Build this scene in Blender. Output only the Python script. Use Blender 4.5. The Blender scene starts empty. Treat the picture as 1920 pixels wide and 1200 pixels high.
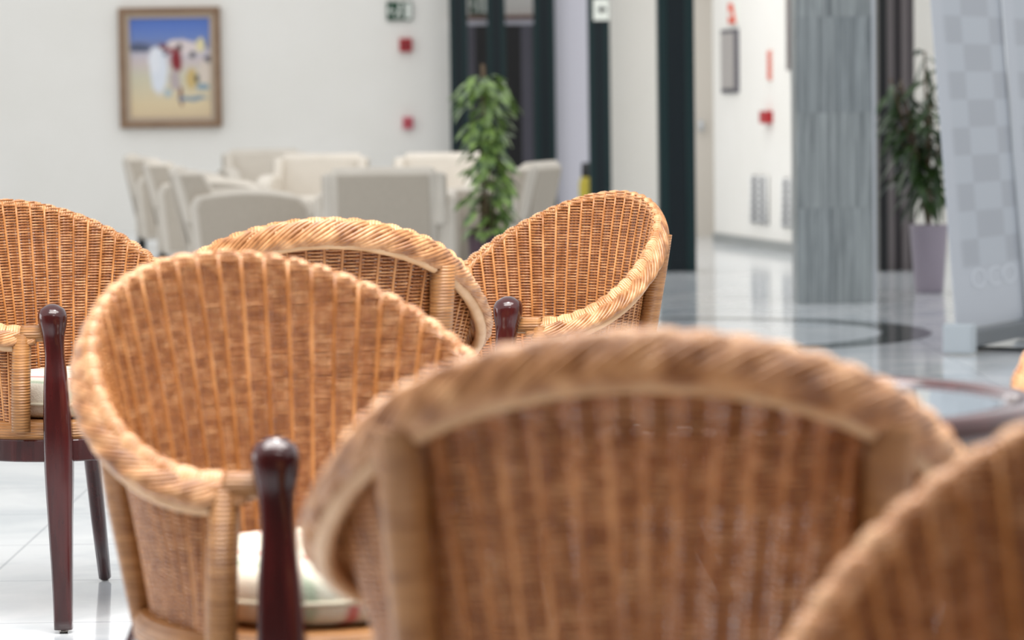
import bpy, math, random
from mathutils import Vector, Matrix
random.seed(7)
PI = math.pi
sc = bpy.context.scene
col = sc.collection
# ---------------------------------------------------------------- camera
F_PX, PITCH, ROLL, CAMH = 6002.5, 0.06693, 0.01363, 1.06
cd = bpy.data.cameras.new('camera'); cam = bpy.data.objects.new('camera', cd); col.objects.link(cam)
cd.sensor_width = 36; cd.lens = F_PX * 36 / 1920
fw = Vector((0, math.cos(PITCH), -math.sin(PITCH))); up0 = Vector((0, math.sin(PITCH), math.cos(PITCH))); r0 = Vector((1, 0, 0))
cr = r0 * math.cos(ROLL) - up0 * math.sin(ROLL); cu = up0 * math.cos(ROLL) + r0 * math.sin(ROLL)
m = Matrix((cr, cu, -fw)).transposed().to_4x4(); m.translation = (0, 0, CAMH)
cam.matrix_world = m
cd.clip_start = 0.05; cd.clip_end = 200
cd.dof.use_dof = True; cd.dof.focus_distance = 6.45; cd.dof.aperture_fstop = 5.2
sc.camera = cam
# ---------------------------------------------------------------- light
w = bpy.data.worlds.new('world'); sc.world = w; w.use_nodes = True
bg = w.node_tree.nodes['Background']; bg.inputs[0].default_value = (0.97, 0.985, 1.0, 1); bg.inputs[1].default_value = 1.05
def area(name, loc, rot, sx, sy, power, color=(1, 1, 1)):
    l = bpy.data.lights.new(name, 'AREA'); l.shape = 'RECTANGLE'; l.size = sx; l.size_y = sy; l.energy = power; l.color = color
    o = bpy.data.objects.new(name, l); col.objects.link(o); o.location = loc; o.rotation_euler = rot; return o
area('overhead_fill_front', (-.4, 3.7, 3.4), (0, 0, 0), 3.0, 1.4, 130, (1, .98, .95))  # unseen soft light added overhead to shape the wicker and its highlights
area('overhead_fill_rear', (.7, .7, 3.32), (0, 0, 0), 1.2, .8, 22, (1, .97, .95))  # added fill that brightens the nearest chair, no fixture stands for it
area('overhead_fill_middle', (.2, 5.0, 3.6), (0, 0, 0), 3.4, 1.6, 130, (1, .98, .95))  # second added overhead area light, for highlights on the farther chairs
area('overhead_fill_far', (.4, 21.5, 3.6), (0, 0, 0), 3.5, 2.5, 80, (1, .98, .95))  # added fill that lifts the grey far centre wall
area('ceiling_spot_lamp', (-.15, 5.6, 3.5), (0, 0, 0), .5, .5, 30, (1, .98, .95))
area('side_fill_left', (-10.6, 9, 1.9), (0, math.radians(-90), 0), 2.6, 8, 240, (.95, .97, 1))  # added side fill, the left wall has no opening here
sc.view_settings.view_transform = 'Standard'; sc.view_settings.look = 'None'
sc.view_settings.exposure = 0.06; sc.view_settings.gamma = 1.0; sc.view_settings.use_curve_mapping = False

# ---------------------------------------------------------------- helpers
def srgb(r, g, b):
    f = lambda c: (c / 255 / 12.92) if c / 255 <= .04045 else ((c / 255 + .055) / 1.055) ** 2.4
    return (f(r), f(g), f(b), 1)
def mat(name, color, rough=.5, metal=0, var=None, vscale=8, vstretch=(1, 1, 1), bump=0, bscale=40, coat=0, spec=.5, coords='Object'):
    mt = bpy.data.materials.new(name); mt.use_nodes = True; nt = mt.node_tree; b = nt.nodes['Principled BSDF']
    b.inputs['Roughness'].default_value = rough; b.inputs['Metallic'].default_value = metal
    b.inputs['Coat Weight'].default_value = coat; b.inputs['Specular IOR Level'].default_value = spec
    b.inputs['Base Color'].default_value = color
    tc = nt.nodes.new('ShaderNodeTexCoord'); mp = nt.nodes.new('ShaderNodeMapping'); nt.links.new(tc.outputs[coords], mp.inputs[0])
    mp.inputs['Scale'].default_value = vstretch
    if var is not None:
        n = nt.nodes.new('ShaderNodeTexNoise'); n.inputs['Scale'].default_value = vscale; n.inputs['Detail'].default_value = 4
        nt.links.new(mp.outputs[0], n.inputs['Vector'])
        cr_ = nt.nodes.new('ShaderNodeValToRGB'); cr_.color_ramp.elements[0].position = .32; cr_.color_ramp.elements[1].position = .68
        cr_.color_ramp.elements[0].color = color; cr_.color_ramp.elements[1].color = var
        nt.links.new(n.outputs[0], cr_.inputs[0]); nt.links.new(cr_.outputs[0], b.inputs['Base Color'])
    if bump:
        n2 = nt.nodes.new('ShaderNodeTexNoise'); n2.inputs['Scale'].default_value = bscale
        nt.links.new(mp.outputs[0], n2.inputs['Vector'])
        bp = nt.nodes.new('ShaderNodeBump'); bp.inputs['Strength'].default_value = bump; bp.inputs['Distance'].default_value = .01
        nt.links.new(n2.outputs[0], bp.inputs['Height']); nt.links.new(bp.outputs[0], b.inputs['Normal'])
    return mt
class MB:
    def __init__(s): s.v = []; s.f = []
    def add(s, vs, fs):
        o = len(s.v); s.v += [tuple(p) for p in vs]; s.f += [tuple(i + o for i in q) for q in fs]; return s
    def box(s, c, d, rz=0, taper=1.0):
        hx, hy, hz = d[0] / 2, d[1] / 2, d[2] / 2; vs = []
        for z in (-1, 1):
            t = taper if z > 0 else 1
            for x, y in ((-1, -1), (1, -1), (1, 1), (-1, 1)):
                px, py = x * hx * t, y * hy * t
                vs.append((c[0] + px * math.cos(rz) - py * math.sin(rz), c[1] + px * math.sin(rz) + py * math.cos(rz), c[2] + z * hz))
        return s.add(vs, [(3, 2, 1, 0), (4, 5, 6, 7), (0, 1, 5, 4), (1, 2, 6, 5), (2, 3, 7, 6), (3, 0, 4, 7)])
    def loft(s, rings, closed=True, caps=True):
        n = len(rings[0]); vs = [p for r in rings for p in r]; fs = []
        for i in range(len(rings) - 1):
            for j in range(n if closed else n - 1):
                k = (j + 1) % n; fs.append((i * n + j, i * n + k, (i + 1) * n + k, (i + 1) * n + j))
        if caps: fs.append(tuple(range(n - 1, -1, -1))); fs.append(tuple((len(rings) - 1) * n + j for j in range(n)))
        return s.add(vs, fs)
    def tube(s, pts, r, n=8, caps=True, refup=Vector((0, 0, 1)), r2=None):
        pts = [Vector(p) for p in pts]; rings = []
        for i, p in enumerate(pts):
            t = (pts[min(i + 1, len(pts) - 1)] - pts[max(i - 1, 0)]).normalized()
            u = refup if abs(t.dot(refup)) < .95 else Vector((0, 1, 0))
            a = t.cross(u).normalized(); b = a.cross(t).normalized()
            rr = r[i] if isinstance(r, (list, tuple)) else r; rb = rr if r2 is None else r2
            rings.append([p + a * rr * math.cos(2 * PI * j / n) + b * rb * math.sin(2 * PI * j / n) for j in range(n)])
        return s.loft(rings, True, caps)
    def lathe(s, prof, c=(0, 0, 0), n=24, caps=True):
        return s.loft([[(c[0] + r * math.cos(2 * PI * j / n), c[1] + r * math.sin(2 * PI * j / n), c[2] + z) for j in range(n)] for r, z in prof], True, caps)
    def prism(s, pts, y0, y1, plane='xz'):      # outline extruded; plane xz -> along y, yz -> along x
        f = (lambda a, b, c: (a, c, b)) if plane == 'xz' else ((lambda a, b, c: (c, a, b)) if plane == 'yz' else (lambda a, b, c: (a, b, c)))
        n = len(pts); vs = [f(a, b, y0) for a, b in pts] + [f(a, b, y1) for a, b in pts]
        fs = [tuple(range(n)), tuple(range(2 * n - 1, n - 1, -1))] + [(i, i + n, (i + 1) % n + n, (i + 1) % n) for i in range(n)]
        return s.add(vs, fs)
    def build(s, name, material, parent=None, smooth=False, bevel=0, seg=2):
        me = bpy.data.meshes.new(name); me.from_pydata(s.v, [], s.f); me.update()
        import bmesh
        bm = bmesh.new(); bm.from_mesh(me); bmesh.ops.recalc_face_normals(bm, faces=bm.faces); bm.to_mesh(me); bm.free()
        me.materials.append(material)
        if smooth: me.polygons.foreach_set('use_smooth', [True] * len(me.polygons))
        o = bpy.data.objects.new(name, me); col.objects.link(o)
        if parent: o.parent = parent
        if bevel:
            b = o.modifiers.new('bevel', 'BEVEL'); b.width = bevel; b.segments = seg; b.limit_method = 'ANGLE'
        return o
def tag(o, label, cat, group=None, kind=None):
    o['label'] = label; o['category'] = cat
    if group: o['group'] = group
    if kind: o['kind'] = kind
    return o
def thing(name, loc, rz, label, cat, group=None):
    o = bpy.data.objects.new(name, None); col.objects.link(o); o.location = loc; o.rotation_euler = (0, 0, rz); o.empty_display_size = .1
    return tag(o, label, cat, group)
def struct(name, mb, material, **k):
    o = mb.build(name, material, **k); o['kind'] = 'structure'; return o
def copy_tree(o, loc, rz, label, group=None):
    def rec(a, par):
        c = a.copy(); col.objects.link(c)
        if par: c.parent = par
        for ch in list(a.children): rec(ch, c)
        return c
    c = rec(o, None); c.location = loc; c.rotation_euler = (0, 0, rz); c['label'] = label
    if group: c['group'] = group
    return c
def smoothstep(t): t = max(0, min(1, t)); return t * t * (3 - 2 * t)
def interp(tab, x):
    if x <= tab[0][0]: return list(tab[0][1:])
    for a, b in zip(tab, tab[1:]):
        if x <= b[0]:
            t = (x - a[0]) / (b[0] - a[0]); return [p + (q - p) * t for p, q in zip(a[1:], b[1:])]
    return list(tab[-1][1:])
def crom(tab, x):        # catmull-rom over a table
    n = len(tab)
    for i in range(n - 1):
        if x <= tab[i + 1][0] or i == n - 2:
            t = (x - tab[i][0]) / (tab[i + 1][0] - tab[i][0]); t = max(0, min(1, t))
            p0 = tab[max(i - 1, 0)]; p1 = tab[i]; p2 = tab[i + 1]; p3 = tab[min(i + 2, n - 1)]
            return [.5 * (2 * b + (c - a) * t + (2 * a - 5 * b + 4 * c - d) * t * t + (3 * b - a - 3 * c + d) * t ** 3) for a, b, c, d in zip(p0[1:], p1[1:], p2[1:], p3[1:])]

# ---------------------------------------------------------------- materials
M = {}
def strand_mat(name, c1, c2, c3, rough, vs, st):
    mt = mat(name, c1, rough, var=c2, vscale=vs, vstretch=st, spec=.55)
    nt = mt.node_tree; rp = [n for n in nt.nodes if n.type == 'VALTORGB'][0]
    e = rp.color_ramp.elements.new(.5); e.color = c3
    return mt
M['weave'] = strand_mat('rattan_weave', srgb(146, 88, 46), srgb(214, 158, 108), srgb(180, 118, 68), .25, 45, (1, 1, 1.6))
M['stake'] = strand_mat('rattan_stake', srgb(152, 94, 46), srgb(214, 154, 98), srgb(184, 122, 68), .3, 30, (1, 1, .3))
M['loops'] = mat('rattan_border_loops', srgb(176, 118, 72), .26, var=srgb(224, 176, 130), vscale=30)
M['rib'] = mat('rattan_rib_shaded', srgb(112, 66, 34), .4, var=srgb(168, 108, 62), vscale=25)  # darker than the weave: shade of the gaps is put into this brown
M['braid'] = strand_mat('rattan_braid', srgb(136, 86, 48), srgb(212, 160, 112), srgb(176, 122, 76), .3, 32, (1, 1, 1))
M['core'] = mat('rattan_core', srgb(140, 92, 52), .5, var=srgb(170, 115, 66), vscale=30)
M['cane'] = mat('bent_cane', srgb(186, 140, 96), .38, var=srgb(212, 172, 130), vscale=18)
def wrap_mat():
    mt = mat('wrapped_cane', srgb(144, 94, 50), .38, var=srgb(178, 126, 76), vscale=20, vstretch=(1, 1, 6))
    nt = mt.node_tree; b = nt.nodes['Principled BSDF']; tc = nt.nodes.new('ShaderNodeTexCoord')
    wv = nt.nodes.new('ShaderNodeTexWave'); wv.bands_direction = 'Z'; wv.inputs['Scale'].default_value = 55; wv.inputs['Distortion'].default_value = 1
    nt.links.new(tc.outputs['Object'], wv.inputs[0]); bp = nt.nodes.new('ShaderNodeBump'); bp.inputs['Strength'].default_value = .6; bp.inputs['Distance'].default_value = .003
    nt.links.new(wv.outputs[0], bp.inputs['Height']); nt.links.new(bp.outputs[0], b.inputs['Normal']); return mt
M['wrap'] = wrap_mat()
M['mahogany'] = mat('mahogany', srgb(46, 14, 15), .16, var=srgb(72, 24, 23), vscale=14, vstretch=(3, 3, .4), coat=.35)
M['glide'] = mat('metal_glide', srgb(150, 145, 140), .3, metal=1)
def cushion_mat():
    mt = mat('striped_cushion_cloth', srgb(226, 222, 206), .9, bump=.3, bscale=300)
    nt = mt.node_tree; b = nt.nodes['Principled BSDF']; tc = nt.nodes.new('ShaderNodeTexCoord'); sp = nt.nodes.new('ShaderNodeSeparateXYZ')
    nt.links.new(tc.outputs['Object'], sp.inputs[0])
    mul = nt.nodes.new('ShaderNodeMath'); mul.operation = 'MULTIPLY'; mul.inputs[1].default_value = 7.5
    wob = nt.nodes.new('ShaderNodeMath'); wob.operation = 'MULTIPLY_ADD'; wob.inputs[1].default_value = .35; nt.links.new(sp.outputs[1], wob.inputs[0]); nt.links.new(sp.outputs[0], wob.inputs[2]); nt.links.new(wob.outputs[0], mul.inputs[0])
    fr = nt.nodes.new('ShaderNodeMath'); fr.operation = 'FRACT'; nt.links.new(mul.outputs[0], fr.inputs[0])
    rp = nt.nodes.new('ShaderNodeValToRGB'); rp.color_ramp.interpolation = 'EASE'
    els = [(0, srgb(232, 228, 212)), (.10, srgb(232, 228, 212)), (.2, srgb(206, 112, 110)), (.30, srgb(232, 228, 212)), (.44, srgb(228, 226, 208)), (.52, srgb(176, 192, 168)), (.6, srgb(230, 226, 210)), (.8, srgb(222, 210, 190)), (.9, srgb(232, 228, 212))]
    rp.color_ramp.elements[0].position = 0; rp.color_ramp.elements[0].color = els[0][1]; rp.color_ramp.elements[1].position = 1; rp.color_ramp.elements[1].color = els[0][1]
    for p_, c_ in els[1:]:
        e = rp.color_ramp.elements.new(p_); e.color = c_
    nt.links.new(fr.outputs[0], rp.inputs[0]); nt.links.new(rp.outputs[0], b.inputs['Base Color']); return mt
M['cushion'] = cushion_mat()
M['wall'] = mat('painted_wall', srgb(236, 233, 226), .75, var=srgb(240, 237, 231), vscale=1.5, bump=.05, bscale=120)
M['beige'] = mat('beige_door_paint', srgb(205, 198, 188), .5)
M['green'] = mat('dark_green_metal', srgb(16, 42, 44), .4, spec=.3)
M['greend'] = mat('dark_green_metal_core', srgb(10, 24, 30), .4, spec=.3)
M['dark'] = mat('dark_interior_shade', srgb(14, 13, 15), .6)
M['greymetal'] = mat('grey_door_metal', srgb(84, 82, 92), .4)
M['white'] = mat('white_laminate', srgb(214, 212, 222), .45)
M['brown'] = mat('brown_wood_trim', srgb(120, 78, 58), .5)
M['taupe'] = mat('taupe_cladding', srgb(118, 110, 110), .45)
M['taupe_d'] = mat('dark_taupe_cladding', srgb(70, 64, 66), .45)
M['black'] = mat('black_metal', srgb(16, 18, 20), .35)
M['steel'] = mat('brushed_steel', srgb(200, 204, 208), .3, metal=.8)
M['uphol'] = mat('cream_upholstery', srgb(214, 206, 194), .85, var=srgb(205, 197, 185), vscale=6, bump=.15, bscale=260)
M['uphol_d'] = mat('grey_beige_panel_cloth', srgb(186, 176, 162), .85, var=srgb(176, 166, 152), vscale=30, vstretch=(6, 6, 1), bump=.15, bscale=200)
M['red'] = mat('red_plastic', srgb(172, 24, 34), .4)
M['signwhite'] = mat('sign_white', srgb(232, 236, 228), .5)
M['signgreen'] = mat('sign_green', srgb(20, 66, 44), .5)
M['orange'] = mat('sign_orange_red', srgb(226, 92, 66), .5)
M['potviolet'] = mat('plum_glazed_pot', srgb(62, 34, 46), .3)
M['potgrey'] = mat('grey_lilac_pot', srgb(150, 140, 152), .35)
M['soil'] = mat('potting_soil', srgb(50, 38, 30), .9, bump=.6)
M['stem'] = mat('plant_stem', srgb(96, 78, 56), .7)
M['leaf1'] = mat('pale_green_leaf', srgb(34, 62, 40), .3, var=srgb(150, 180, 96), vscale=22)
M['leaf2'] = mat('dark_green_leaf', srgb(20, 42, 24), .35, var=srgb(66, 92, 44), vscale=10)
M['glass'] = mat('table_glass_sky_tint', srgb(120, 132, 140), .06, coat=.6, spec=.8)  # opaque blue-grey puts the reflected sky into the base colour
M['yellow'] = mat('yellow_plastic', srgb(196, 178, 60), .5)

def floor_mat():
    mt = mat('polished_marble_floor', srgb(214, 218, 221), .09, coat=.0, spec=.65)
    nt = mt.node_tree; b = nt.nodes['Principled BSDF']; N = nt.nodes.new; L = nt.links.new
    tc = N('ShaderNodeTexCoord'); n = N('ShaderNodeTexNoise'); n.inputs['Scale'].default_value = 1.6; n.inputs['Detail'].default_value = 8; n.inputs['Distortion'].default_value = 1.6
    L(tc.outputs['Object'], n.inputs['Vector']); rp = N('ShaderNodeValToRGB')
    rp.color_ramp.elements[0].position = .33; rp.color_ramp.elements[0].color = srgb(196, 202, 207); rp.color_ramp.elements[1].position = .6; rp.color_ramp.elements[1].color = srgb(226, 228, 230)
    L(n.outputs[0], rp.inputs[0])
    br = N('ShaderNodeTexBrick'); br.offset = 0; br.inputs['Scale'].default_value = 1; br.inputs['Brick Width'].default_value = .6; br.inputs['Row Height'].default_value = .6
    br.inputs['Mortar Size'].default_value = .004; br.inputs['Color1'].default_value = (1, 1, 1, 1); br.inputs['Color2'].default_value = (.93, .94, .95, 1); br.inputs['Mortar'].default_value = (.62, .64, .66, 1)
    L(tc.outputs['Object'], br.inputs['Vector'])
    mx = N('ShaderNodeMix'); mx.data_type = 'RGBA'; mx.blend_type = 'MULTIPLY'; mx.inputs[0].default_value = 1
    L(rp.outputs[0], mx.inputs[6]); L(br.outputs[0], mx.inputs[7]); L(mx.outputs[2], b.inputs['Base Color'])
    return mt
M['floor'] = floor_mat()
M['inlay'] = mat('dark_marble_inlay', srgb(70, 76, 76), .1, var=srgb(92, 98, 98), vscale=5)
def marble_mat():
    mt = mat('grey_veined_marble', srgb(108, 116, 118), .28)
    nt = mt.node_tree; b = nt.nodes['Principled BSDF']; N = nt.nodes.new; L = nt.links.new
    tc = N('ShaderNodeTexCoord'); mp = N('ShaderNodeMapping'); mp.inputs['Scale'].default_value = (16, 16, .45); sp0 = N('ShaderNodeSeparateXYZ'); L(tc.outputs['Object'], sp0.inputs[0])
    def snap(out, size, amp):
        d_ = N('ShaderNodeMath'); d_.operation = 'DIVIDE'; d_.inputs[1].default_value = size; L(out, d_.inputs[0]); f_ = N('ShaderNodeMath'); f_.operation = 'FLOOR'; L(d_.outputs[0], f_.inputs[0])
        m_ = N('ShaderNodeMath'); m_.operation = 'MULTIPLY'; m_.inputs[1].default_value = amp; L(f_.outputs[0], m_.inputs[0]); return m_.outputs[0]
    ad = N('ShaderNodeMath'); ad.operation = 'ADD'; L(snap(sp0.outputs[2], .5, 3.37), ad.inputs[0]); L(snap(sp0.outputs[0], .2, 5.1), ad.inputs[1])
    cb0 = N('ShaderNodeCombineXYZ'); L(ad.outputs[0], cb0.inputs[1]); av = N('ShaderNodeVectorMath'); av.operation = 'ADD'; L(tc.outputs['Object'], av.inputs[0]); L(cb0.outputs[0], av.inputs[1]); L(av.outputs[0], mp.inputs[0])
    n = N('ShaderNodeTexNoise'); n.inputs['Roughness'].default_value = .7; n.inputs['Scale'].default_value = 3.6; n.inputs['Detail'].default_value = 9; n.inputs['Distortion'].default_value = .5; L(mp.outputs[0], n.inputs['Vector'])
    rp = N('ShaderNodeValToRGB'); rp.color_ramp.elements[0].position = .36; rp.color_ramp.elements[0].color = srgb(104, 110, 112); rp.color_ramp.elements[1].position = .68; rp.color_ramp.elements[1].color = srgb(170, 176, 176)
    L(n.outputs[0], rp.inputs[0])
    # slab courses with joints
    sp = N('ShaderNodeSeparateXYZ'); L(tc.outputs['Object'], sp.inputs[0]); cb = N('ShaderNodeCombineXYZ'); L(sp.outputs[0], cb.inputs[0]); L(sp.outputs[2], cb.inputs[1])
    br = N('ShaderNodeTexBrick'); br.offset = 0; br.inputs['Scale'].default_value = 1; br.inputs['Brick Width'].default_value = .2; br.inputs['Row Height'].default_value = .5
    br.inputs['Mortar Size'].default_value = .0015; br.inputs['Color1'].default_value = (1, 1, 1, 1); br.inputs['Color2'].default_value = (.78, .80, .83, 1); br.inputs['Mortar'].default_value = (.8, .8, .8, 1)
    L(cb.outputs[0], br.inputs['Vector'])
    mx = N('ShaderNodeMix'); mx.data_type = 'RGBA'; mx.blend_type = 'MULTIPLY'; mx.inputs[0].default_value = 1
    L(rp.outputs[0], mx.inputs[6]); L(br.outputs[0], mx.inputs[7]); L(mx.outputs[2], b.inputs['Base Color']); return mt
M['marble'] = marble_mat()

# ---------------------------------------------------------------- the room
H = CAMH
def P(px, py, d):       # photo pixel -> world point at distance y = d (used to read measurements off the photo)
    X_ = px - 960; Y_ = py - 600; c, s = math.cos(ROLL), math.sin(ROLL)
    x = c * X_ - s * Y_; y = s * X_ + c * Y_
    D = fw + r0 * (x / F_PX) - up0 * (y / F_PX); t = d / D.y
    return Vector((D.x * t, d, D.z * t + H))
struct('floor', MB().box((0, 13, -.1), (24, 44, .2)), M['floor'])
# back wall on the left with the painting; opening with green posts to its right
xw = P(846, 300, 28).x
struct('wall_back', MB().box(((-11 + xw) / 2, 28.15, 1.7), (xw + 11, .3, 3.4)), M['wall'])
struct('wall_left', MB().box((-11.15, 11.5, 1.7), (.3, 33, 3.4)), M['wall'])
struct('wall_right', MB().box((11.15, 11.5, 1.7), (.3, 33, 3.4)), M['wall'])
struct('wall_rear', MB().box((0, -5.15, 1.7), (22.6, .3, 3.4)), mat('rear_wall_paint', srgb(112, 100, 88), .8))
struct('ceiling_shade', MB().box((0, -2.5, 3.5), (22.6, 5.4, .2)), mat('ceiling_paint', srgb(170, 162, 152), .8))  # unseen slab above the camera, added to keep light off chair backs
# dim room beyond the green posts, its shade put into a near-black panel
xa, xb = xw, P(1045, 300, 28).x
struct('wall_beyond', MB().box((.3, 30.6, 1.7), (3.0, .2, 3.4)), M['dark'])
m1 = MB(); zt = P(950, 47, 28).z
m1.box(((xa + xb) / 2, 28.15, (zt + 3.4) / 2 + .02), (xb - xa, .28, 3.4 - zt)); struct('wall_header', m1, M['wall'])
hd = MB().box(((xa + xb) / 2, 27.98, P(950, 33, 28).z), (xb - xa, .06, .035)); struct('trim_1', hd, M['brown'])
hd = MB().box(((xa + xb) / 2, 27.97, P(950, 42, 28).z), (xb - xa, .08, .04)); struct('trim_fluorescent', hd, M['white'])  # plain white bar painted in place of a fluorescent tube's bright line
# white panels to the right of the opening
x0, x1 = P(1040, 200, 27.6).x, P(1108, 200, 27.6).x
struct('wall_white_panel', MB().box(((x0 + x1) / 2, 27.7, 1.7), (x1 - x0 + .1, .2, 3.4)), M['white'])
x0, x1 = P(1135, 200, 25.7).x, P(1303, 200, 25.7).x
struct('wall_centre', MB().box(((x0 + x1) / 2, 25.8, 1.7), (x1 - x0, .2, 3.4)), M['wall'])
# door in its recess
x0, x1 = P(1296, 300, 25.3).x, P(1338, 300, 25.3).x
t = MB().box(((x0 + x1) / 2, 25.4, .98), (x1 - x0 + .04, .06, 1.96)); d1 = struct('door_1', t, M['beige'])
o = MB().tube([(P(1315, 235, 25.3).x, 25.31, P(1315, 226, 25.3).z), (P(1315, 235, 25.3).x, 25.31, P(1315, 246, 25.3).z)], .02, 10).build('door_handle', M['steel'], d1, smooth=True)
struct('trim_3', MB().box(((x0 + x1) / 2, 25.38, 2.02), (x1 - x0 + .05, .14, .08)), mat('ochre_lintel', srgb(176, 160, 120), .5))
struct('wall_door_header', MB().box(((x0 + x1) / 2, 25.4, 2.73), (x1 - x0 + .04, .1, 1.34)), M['wall'])
# oblique corridor wall
A0 = Vector((1.558, 24.461, 0)); A1 = Vector((1.985, 22.389, 0)); dirw = (A1 - A0).normalized(); nw = Vector((dirw.y, -dirw.x, 0))
if nw.y > 0: nw = -nw
angw = math.atan2(dirw.y, dirw.x)
Lw = 3.4; cw = A0 + dirw * (Lw / 2) - nw * .1
cw0 = A0 - dirw * .02
struct('wall_corridor', MB().box((cw.x, cw.y, 1.7), (Lw, .2, 3.4), angw), M['wall'])
struct('baseboard_corridor', MB().box((cw.x + nw.x * .108, cw.y + nw.y * .108, .035), (Lw, .016, .07), angw), mat('grey_skirting', srgb(150, 152, 150), .4))
struct('wall_recess', MB().box((1.70, 25.0, 1.7), (.16, 1.1, 3.4)), M['wall'])
def on_wall(px, py):     # point of the corridor wall seen at a photo pixel
    a = P(px, py, 10); d = (a - Vector((0, 0, H))).normalized(); t = (A0 - Vector((0, 0, H))).dot(nw) / d.dot(nw); return Vector((0, 0, H)) + d * t
def wall_box(px0, py0, px1, py1, th, name, material, parent=None, inset=0):
    a, b, c2 = on_wall(px0, (py0 + py1) / 2), on_wall(px1, (py0 + py1) / 2), on_wall((px0 + px1) / 2, py0)
    d2 = on_wall((px0 + px1) / 2, py1); c = (a + b) / 2; c.z = (c2.z + d2.z) / 2
    c = c + nw * (th / 2 + inset)
    return MB().box(c, ((b - a).length, th, abs(c2.z - d2.z)), angw).build(name, material, parent)
# far right: white wall, taupe cladding and black frame behind the marble column
struct('wall_far_right', MB().box((6.2, 23.2, 1.7), (8.2, .2, 3.4)), M['wall'])
def col_box(name, px0, px1, d, depth, material, z1=3.4):
    x0, x1 = P(px0, 300, d).x, P(px1, 300, d).x
    return struct(name, MB().box(((x0 + x1) / 2, d + depth / 2, z1 / 2), (x1 - x0, depth, z1)), material)
col_box('trim_4', 1648, 1664, 19.86, .25, M['black'])
col_box('trim_5', 1664, 1676, 19.9, .25, M['taupe'])
col_box('trim_6', 1676, 1692, 19.95, .25, M['taupe_d'])
col_box('trim_7', 1692, 1707, 19.9, .25, M['taupe'])
col_box('trim_8', 1707, 1715, 19.86, .3, M['taupe_d'])

# marble column with its bright steel edge
cx0, cx1 = P(1497, 568, 16.8).x, P(1638, 568, 16.8).x
mc = MB().box((0, 0, 1.7), (cx1 - cx0, .42, 3.4)).build('marble_column', M['marble'], bevel=.004); mc.location = ((cx0 + cx1) / 2, 17.0, 0); mc.rotation_euler = (0, 0, math.radians(-1.5))
tag(mc, 'square grey veined marble column standing on the pale floor right of the dark post', 'column')
ed = MB().box((.0, 0, 1.7), (.02, .03, 3.4)).build('edge_strip', M['steel'], mc); ed.location = ((cx1 - cx0) / 2 + .012, -.19, 0)

# dark steel posts
def post(name, px0, px1, py, d, w_y, label, side=0):
    x0, x1 = P(px0, py, d).x, P(px1, py, d).x
    r = thing(name, ((x0 + x1) / 2, d, 0), 0, label, 'post', 'dark green steel posts')
    wdt = x1 - x0
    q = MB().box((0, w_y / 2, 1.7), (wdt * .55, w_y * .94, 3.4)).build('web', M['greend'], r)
    for s in (-1, 1):
        MB().box((s * wdt * .37, w_y / 2, 1.7), (wdt * .26, w_y, 3.4)).build('flange', M['green'], r, bevel=.006)
    return r
post('steel_post', 1238, 1306, 500, 20.15, .22, 'widest dark green steel post, standing free in front of the white wall')
post('steel_post', 846, 880, 300, 27.55, .16, 'dark green steel post at the right end of the back wall')
post('steel_post', 914, 948, 100, 27.5, .16, 'dark green steel post in the middle of the dark doorway above the pale plant')
post('steel_post', 1002, 1042, 200, 27.45, .16, 'dark green steel post between the dark doorway and the lilac white panel')
p4 = post('steel_post', 1104, 1145, 200, 25.3, .16, 'dark green steel post carrying a small white sign near its top')
# grey doorframes in the doorway
xg0, xg1 = P(948, 200, 28.6).x, P(1002, 200, 28.6).x
struct('door_2', MB().box((P(989, 200, 28.9).x, 28.95, 1.0), (.10, .05, 2.0)), M['greymetal'])
struct('door_3', MB().box((P(884, 200, 28.9).x, 28.95, 1.0), (.08, .05, 2.0)), M['greymetal'])

# ---------------------------------------------------------------- things on the walls
def rectxy(mb, x0, x1, z0, z1, y, th): return mb.box(((x0 + x1) / 2, y, (z0 + z1) / 2), (x1 - x0, th, z1 - z0))
pl = P(225, 128, 28).x; pr = P(415, 128, 28).x; pt = P(320, 14, 28).z; pb = P(320, 239, 28).z
pw, ph = pr - pl, pt - pb
pic = thing('framed_painting', ((pl + pr) / 2, 27.99, pb), 0, 'framed beach painting with blue sky and loose figures hung on the white back wall', 'painting')
fm = mat('painting_frame_wood', srgb(128, 98, 72), .45, var=srgb(142, 112, 86), vscale=10)
fr_ = MB(); fwd = .05
for a, b, c, d in ((0, pw, 0, fwd), (0, pw, ph - fwd, ph), (0, fwd, fwd, ph - fwd), (pw - fwd, pw, fwd, ph - fwd)):
    rectxy(fr_, a - pw / 2, b - pw / 2, c, d, -.03, .06)
fr_.build('frame', fm, pic)
mt_ = MB(); mw = .042
for a, b, c, d in ((fwd, pw - fwd, fwd, fwd + mw), (fwd, pw - fwd, ph - fwd - mw, ph - fwd), (fwd, fwd + mw, fwd + mw, ph - fwd - mw), (pw - fwd - mw, pw - fwd, fwd + mw, ph - fwd - mw)):
    rectxy(mt_, a - pw / 2, b - pw / 2, c, d, -.02, .03)
mt_.build('mount', mat('painting_mount', srgb(186, 168, 148), .7), pic)
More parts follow.
